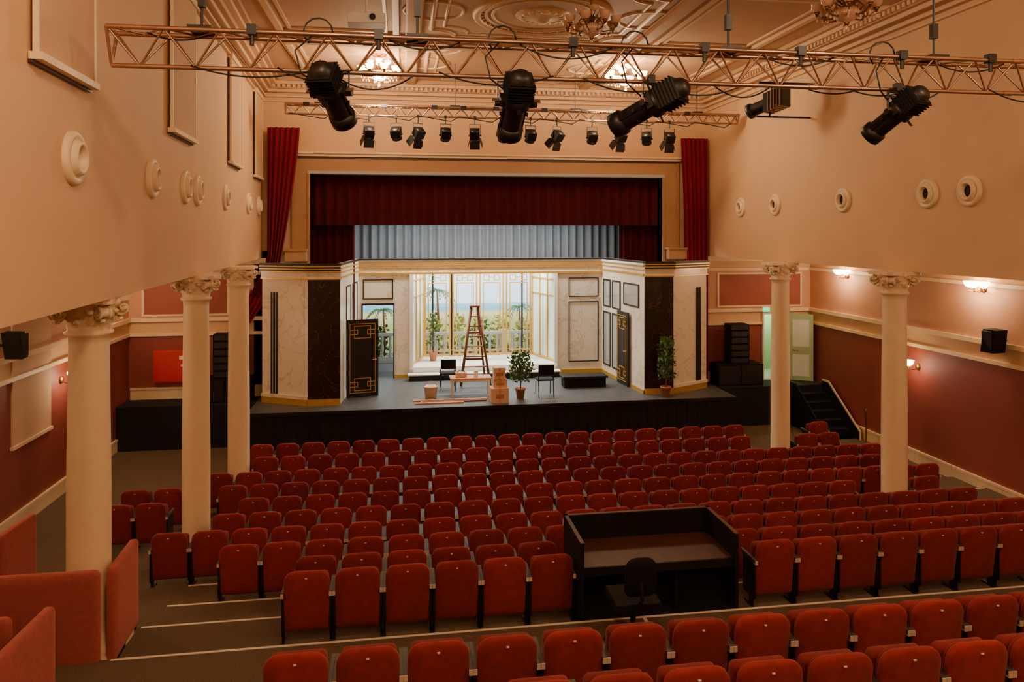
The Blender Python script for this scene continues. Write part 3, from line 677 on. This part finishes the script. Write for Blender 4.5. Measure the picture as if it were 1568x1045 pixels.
for x in (-1.3,-.2,1.6,2.9,3.9,5.0,6.0): m.box(x-.04,x+.04,6.74,6.82,TZ-.03,TZ+.06,'black'); m.cyl((x,6.78,TZ),(x,6.78,TZ-.12),.02,'black',n=8)
m.build('lighting_truss',recenter=False)
m=truss(-2.69,8.6,18.0,3.02,.22,.22,.024,.012,.38)
for x in (-1.9,1.3,4.3,7.5): m.cyl((x,18,3.0),(x,18,CZ),.01,'black',n=6); m.box(x-.12,x+.12,17.9,18.1,3.03,3.08,'black')
for x in (-2.2,-1.3,-.4,.8,1.5,2.3,3.5,4.5,5.2,5.9,7.2): m.box(x-.07,x+.07,17.85,17.93,2.98,3.06,'black')
m.tube([(-2.6+.2*i,17.9,2.8-.03*(i%5)) for i in range(56)],.012,'black',5)
m.build('lighting_truss',recenter=False)
m=MB()
x=-2.2
while x<8:
    w=random.uniform(.4,1.1); y=6.9+random.uniform(-.15,.15); sag=random.uniform(.03,.14); z0=random.choice((TZ-.02,TZ-.3))
    m.tube([(x+w*t/12,y,z0-sag*4*(t/12)*(1-t/12)) for t in range(13)],.008,'black',5); x+=w*.7
for x in (-.62,1.06,2.35,4.96):
    c=V((x-.12,6.85,TZ)); m.tube([c+V((.13*math.cos(a*.5),.02*a*.2,.13*math.sin(a*.5)+.04)) for a in range(0,9)],.008,'black',5)
    m.tube([(x-.15,6.8,TZ),(x-.3,6.7,1.6),(x-.25,6.7,1.4),(x-.08,6.8,1.3)],.008,'black',5)
m.build('truss_cables',recenter=False)
def profile_spot(x,y,z,d,ztr,sc=1.0,rs=1.0):
    m=MB(); d=V(d).normalized(); P0=V((x,y,z)); s=d.cross(V((0,0,1))).normalized(); u=s.cross(d).normalized()
    def q(a): return P0+d*a*sc
    def L(pr,o,k,cap=True): m.lathe([(r*rs,h*sc) for r,h in pr],o,d,k,20,cap=cap)
    m.obox(q(-.19),s*.095*rs,u*.095*rs,d*.10*sc,'black')
    for i in range(6): m.obox(q(-.27+i*.032),s*.11*rs,u*.11*rs,d*.005,'blackm')
    L([(0,-.36),(.05,-.36),(.08,-.33),(.095,-.28)],P0,'black')
    L([(.11,-.09),(.12,-.07),(.12,.0),(.085,.03)],P0,'black')
    m.obox(q(-.04),s*.135*rs,u*.06*rs,d*.03*sc,'black')
    for sg in (-1,1): m.obox(q(-.04)+s*sg*.17*rs,s*.035,u*.02,d*.004,'alu'); m.obox(q(-.04)+u*sg*.15*rs,u*.04,s*.02,d*.004,'black')
    m.cyl(q(.02),q(.28),.088*rs,'black',n=20)
    for sg in (-1,1): m.obox(q(.16)+s*sg*.09*rs,s*.012,u*.02,d*.12*sc,'blackm')
    m.cyl(q(.12)-s*.12*rs,q(.12)+s*.12*rs,.018,'black',n=8)
    L([(.088,0),(.11,.02),(.11,.12),(.1,.12),(.1,.04)],q(.27),'black',False)
    L([(.1,.05),(0,.06)],q(.27),'lens',False)
    for sg in (-1,1):
        a=P0+s*sg*.15*rs; m.cyl(P0+s*sg*.1*rs,a+s*sg*.03,.03,'black',n=10)
        t=V((x,y,z+.2))+s*sg*.15*rs; m.obox((a+t)/2,s*.006,V((0,.018,0)),(t-a)/2,'black')
    top=V((x,y,z+.2)); m.obox(top,s*.156*rs,V((0,.018,0)),(0,0,.006),'black')
    m.cyl(top,(x,y,ztr),.018,'black',n=8); m.box(x-.03,x+.03,y-.035,y+.035,ztr-.03,ztr+.05,'black')
    m.build('profile_spotlight',recenter=False)
profile_spot(-.62,6.82,1.25,(.26,.76,-.56),TZ-.31,.95,1.12)
profile_spot(1.06,6.82,1.20,(-.06,.74,-.68),TZ-.31,.98,1.15)
profile_spot(2.38,6.82,1.22,(-.66,.66,-.40),TZ-.31,1.12,1.15)
profile_spot(4.98,6.82,1.21,(-.32,.76,-.54),TZ-.31,.95,1.08)
def fresnel(x,y,z,d,ztr,barn):
    m=MB(); d=V(d).normalized(); P0=V((x,y,z)); s=d.cross(V((0,0,1))).normalized(); u=s.cross(d).normalized()
    m.lathe([(0,-.17),(.09,-.17),(.11,-.14),(.115,.08),(.125,.09),(.125,.13),(.11,.13),(.11,.1)],P0,d,'black',16,cap=False)
    m.lathe([(.11,.1),(.06,.12),(0,.125)],P0,d,'lens',16,cap=False)
    m.obox(P0-d*.05,s*.115,u*.115,d*.1,'black')
    if barn:
        for a,b in ((s,u),(u,s)):
            for sg in (-1,1): m.obox(P0+d*.2+a*sg*.15,b*.12,d*.09+a*sg*.03,a*.003,'black')
    for sg in (-1,1):
        a=P0+s*sg*.13; t=V((x,y,z+.27))+s*sg*.13; m.obox((a+t)/2,s*.005,V((0,.015,0)),(t-a)/2,'black'); m.cyl(P0+s*sg*.1,a+s*sg*.025,.02,'black',n=8)
    top=V((x,y,z+.27)); m.obox(top,s*.135,V((0,.015,0)),(0,0,.006),'black'); m.cyl(top,(x,y,ztr),.015,'black',n=6); m.box(x-.03,x+.03,y-.03,y+.03,ztr-.03,ztr+.04,'black')
    m.build('stage_fresnel_light',recenter=False)
for i,(x,bn) in enumerate(((-.76,1),(-.11,0),(.41,1),(1.07,0),(1.79,1),(2.5,0),(3.17,0),(3.84,1),(4.74,0),(5.47,1),(6.16,0),(6.76,1))):
    fresnel(x,18.0,2.36,(random.uniform(-.4,.4),.6,-.8),2.8,bn)
m=MB(); c=V((7.9,14.9,2.8)); d=V((-.5,.75,-.25)).normalized(); s=d.cross(V((0,0,1))).normalized()
m.obox(c-d*.12,s*.2,(0,0,.2),d*.22,'black'); m.cyl(c+d*.1,c+d*.45,.14,'black',n=18); m.lathe([(.14,0),(.17,.02),(.17,.1),(.15,.1),(.15,.04),(0,.05)],c+d*.45,d,'black',18)
for i in range(5): m.obox(c-d*(.3-.07*i),s*.21,(0,0,.21),d*.008,'alu')
m.cyl(c+V((0,0,.2)),c+V((0,0,.42)),.02,'black'); m.cyl(c+V((-.3,0,.42)),(8.85,14.9,3.22),.022,'black'); m.cyl(c+V((-.3,.1,-.3)),(8.85,15.0,2.5),.02,'black'); m.cyl(c+V((0,0.05,-.2)),c+V((0,.1,-.3)),.02,'black')
m.build('follow_spotlight',recenter=False)
m=MB(); m.box(-.85,-.25,12.0,12.4,3.35,3.52,'white'); m.cyl((-.45,11.96,3.44),(-.45,12.0,3.44),.05,'lens'); m.cyl((-.55,12.2,3.52),(-.55,12.2,CZ),.025,'white'); m.build('ceiling_projector',bevel=.015)
# ---------------------------------------------------------------- chandeliers
def chandelier(x,y,lit,R=.42,drop=.35,power=260):
    m=MB(); sh='shade' if lit else 'shade0'
    m.lathe([(.0,-.1),(.05,-.1),(.08,-.05),(.16,-.03),(.18,0)],(x,y,CZ),(0,0,1),'brass',20)
    m.cyl((x,y,CZ-.08),(x,y,CZ-drop),.018,'brass',n=8)
    zc=CZ-drop-.1
    m.lathe([(0,-.22),(.03,-.21),(.05,-.17),(.03,-.14),(.12,-.1),(.16,-.03),(.17,.02),(.07,.05),(.04,.12),(.06,.16),(.02,.2)],(x,y,zc),(0,0,1),'brass',20)
    m.lathe([(.17,0.02),(.2,.03),(.19,-.06),(.12,-.13),(.03,-.17)],(x,y,zc),(0,0,1),sh,20,cap=False)
    for i in range(8):
        a=2*math.pi*i/8+.3; d=V((math.cos(a),math.sin(a),0)); o=V((x,y,zc))
        m.tube([o+d*.1,o+d*.2+V((0,0,-.09)),o+d*(R*.8)+V((0,0,-.08)),o+d*R+V((0,0,.0)),o+d*R+V((0,0,.04))],.014,'brass',6)
        m.tube([o+d*.08+V((0,0,.1)),o+d*.17+V((0,0,.16)),o+d*.24+V((0,0,.08)),o+d*.2+V((0,0,.02))],.01,'brass',5)
        m.lathe([(.02,0),(.05,.01),(.08,.05),(.09,.1),(.095,.12)],o+d*R+V((0,0,.03)),(0,0,1),sh,14,cap=False)
        m.lathe([(0,-.05),(.02,-.03),(.035,0),(.05,.03),(0,.035)],o+d*R,(0,0,1),'brass',8)
        for j in range(3): m.sphere(o+d*(R-.08*j)+V((0,0,-.1-.015*j)),.018,'crystal',1,1,1.6,6)
    for i in range(4):
        a=2*math.pi*i/4; d=V((math.cos(a),math.sin(a),0)); o=V((x,y,zc+.2))
        m.tube([o+d*.03,o+d*.12+V((0,0,-.05)),o+d*.2+V((0,0,.02))],.011,'brass',6); m.lathe([(.02,0),(.06,.03),(.08,.09)],o+d*.2+V((0,0,.02)),(0,0,1),sh,12,cap=False)
    for i in range(18):
        a=2*math.pi*i/18; m.sphere((x+.19*math.cos(a),y+.19*math.sin(a),zc-.03),.018,'crystal',1,1,1.8,6)
    m.sphere((x,y,zc-.25),.035,'crystal',1,1,1.3,10)
    m.build('chandelier',recenter=False)
    if power: light('chandelier_glow','POINT',(x,y,zc-.42),power,WARM,.3)
chandelier(-.5,17.3,True,power=300); chandelier(5.3,17.0,True,power=300)
chandelier(3.2,12.2,False,.42,.52,power=0); chandelier(6.8,10.5,False,.42,.6,power=0)
chandelier(-.6,3.2,True,power=330); chandelier(5.9,3.2,True,power=370)  # unseen chandeliers added above the frame as fill light for the hall
chandelier(2.65,-1.5,True,power=330)  # another unseen chandelier, added behind the camera as fill light
def sconce(x,y,z,sx,big=True,power=22):
    m=MB(); 
    m.lathe([(.0,.05),(.05,.05),(.08,.02),(.09,0)],(x,y,z-.05),(-sx,0,0),'brass',16)
    for dy in ((-.2,0,.2) if big else (0,)):
        o=V((x-sx*(.24 if dy==0 else .18),y+dy,z))
        m.tube([(x,y,z-.06),(x-sx*.1,y+dy*.6,z-.12),(o.x,o.y,z-.1),(o.x,o.y,z-.02)],.012,'brass',6)
        m.lathe([(.025,-.03),(.07,0),(.1,.05),(.115,.11)],o,(0,0,1),'shade',16,cap=False)
        m.lathe([(0,-.07),(.02,-.05),(.03,-.02)],o,(0,0,1),'brass',8)
    m.build('wall_sconce',recenter=False)
    light('sconce_glow','POINT',(x-sx*.4,y,z-.02),power,WARM,.1)
sconce(XR,18.7,-1.15,1,True,55); sconce(XR,13.9,-1.15,1,True,55); sconce(XR,15.9,-3.15,1,False,22); sconce(XL,16.7,-3.05,-1,False,26)
sconce(XL,12.0,-1.15,-1,True,70); sconce(XL,18.7,-1.15,-1,True,45); sconce(XR,9.1,-1.15,1,True,50); sconce(XL,8.0,-1.15,-1,True,45)

light('stage_work_light','AREA',(2.5,22.0,.6),430,(1,.95,.86),6,(0,0,0),.4)
light('stage_cyc_light','AREA',(2.5,25.6,.6),520,(.93,.97,1),7,(math.radians(35),0,0),.4)
light('alcove_light','AREA',(2.5,23.2,-1.0),150,(1,.98,.93),3.6,(0,0,0),.5)
light('grey_curtain_light','AREA',(2.5,23.6,-.6),75,(.9,.96,1),7,(math.radians(140),0,0),.3)

w=bpy.data.worlds.new('world'); bpy.context.scene.world=w; w.use_nodes=True
w.node_tree.nodes['Background'].inputs[0].default_value=(1,.7,.45,1); w.node_tree.nodes['Background'].inputs[1].default_value=.05
for o in bpy.data.objects:
    if o.parent is None: o.location.z+=ZOFF
cam=bpy.data.cameras.new('camera'); co=bpy.data.objects.new('camera',cam); bpy.context.collection.objects.link(co)
cam.sensor_width=36; cam.lens=36*1130/1568; cam.shift_y=-167/1568; cam.clip_end=200
co.location=(0,0,ZOFF); co.rotation_euler=(math.radians(90),0,-math.atan(170/1130))
bpy.context.scene.camera=co
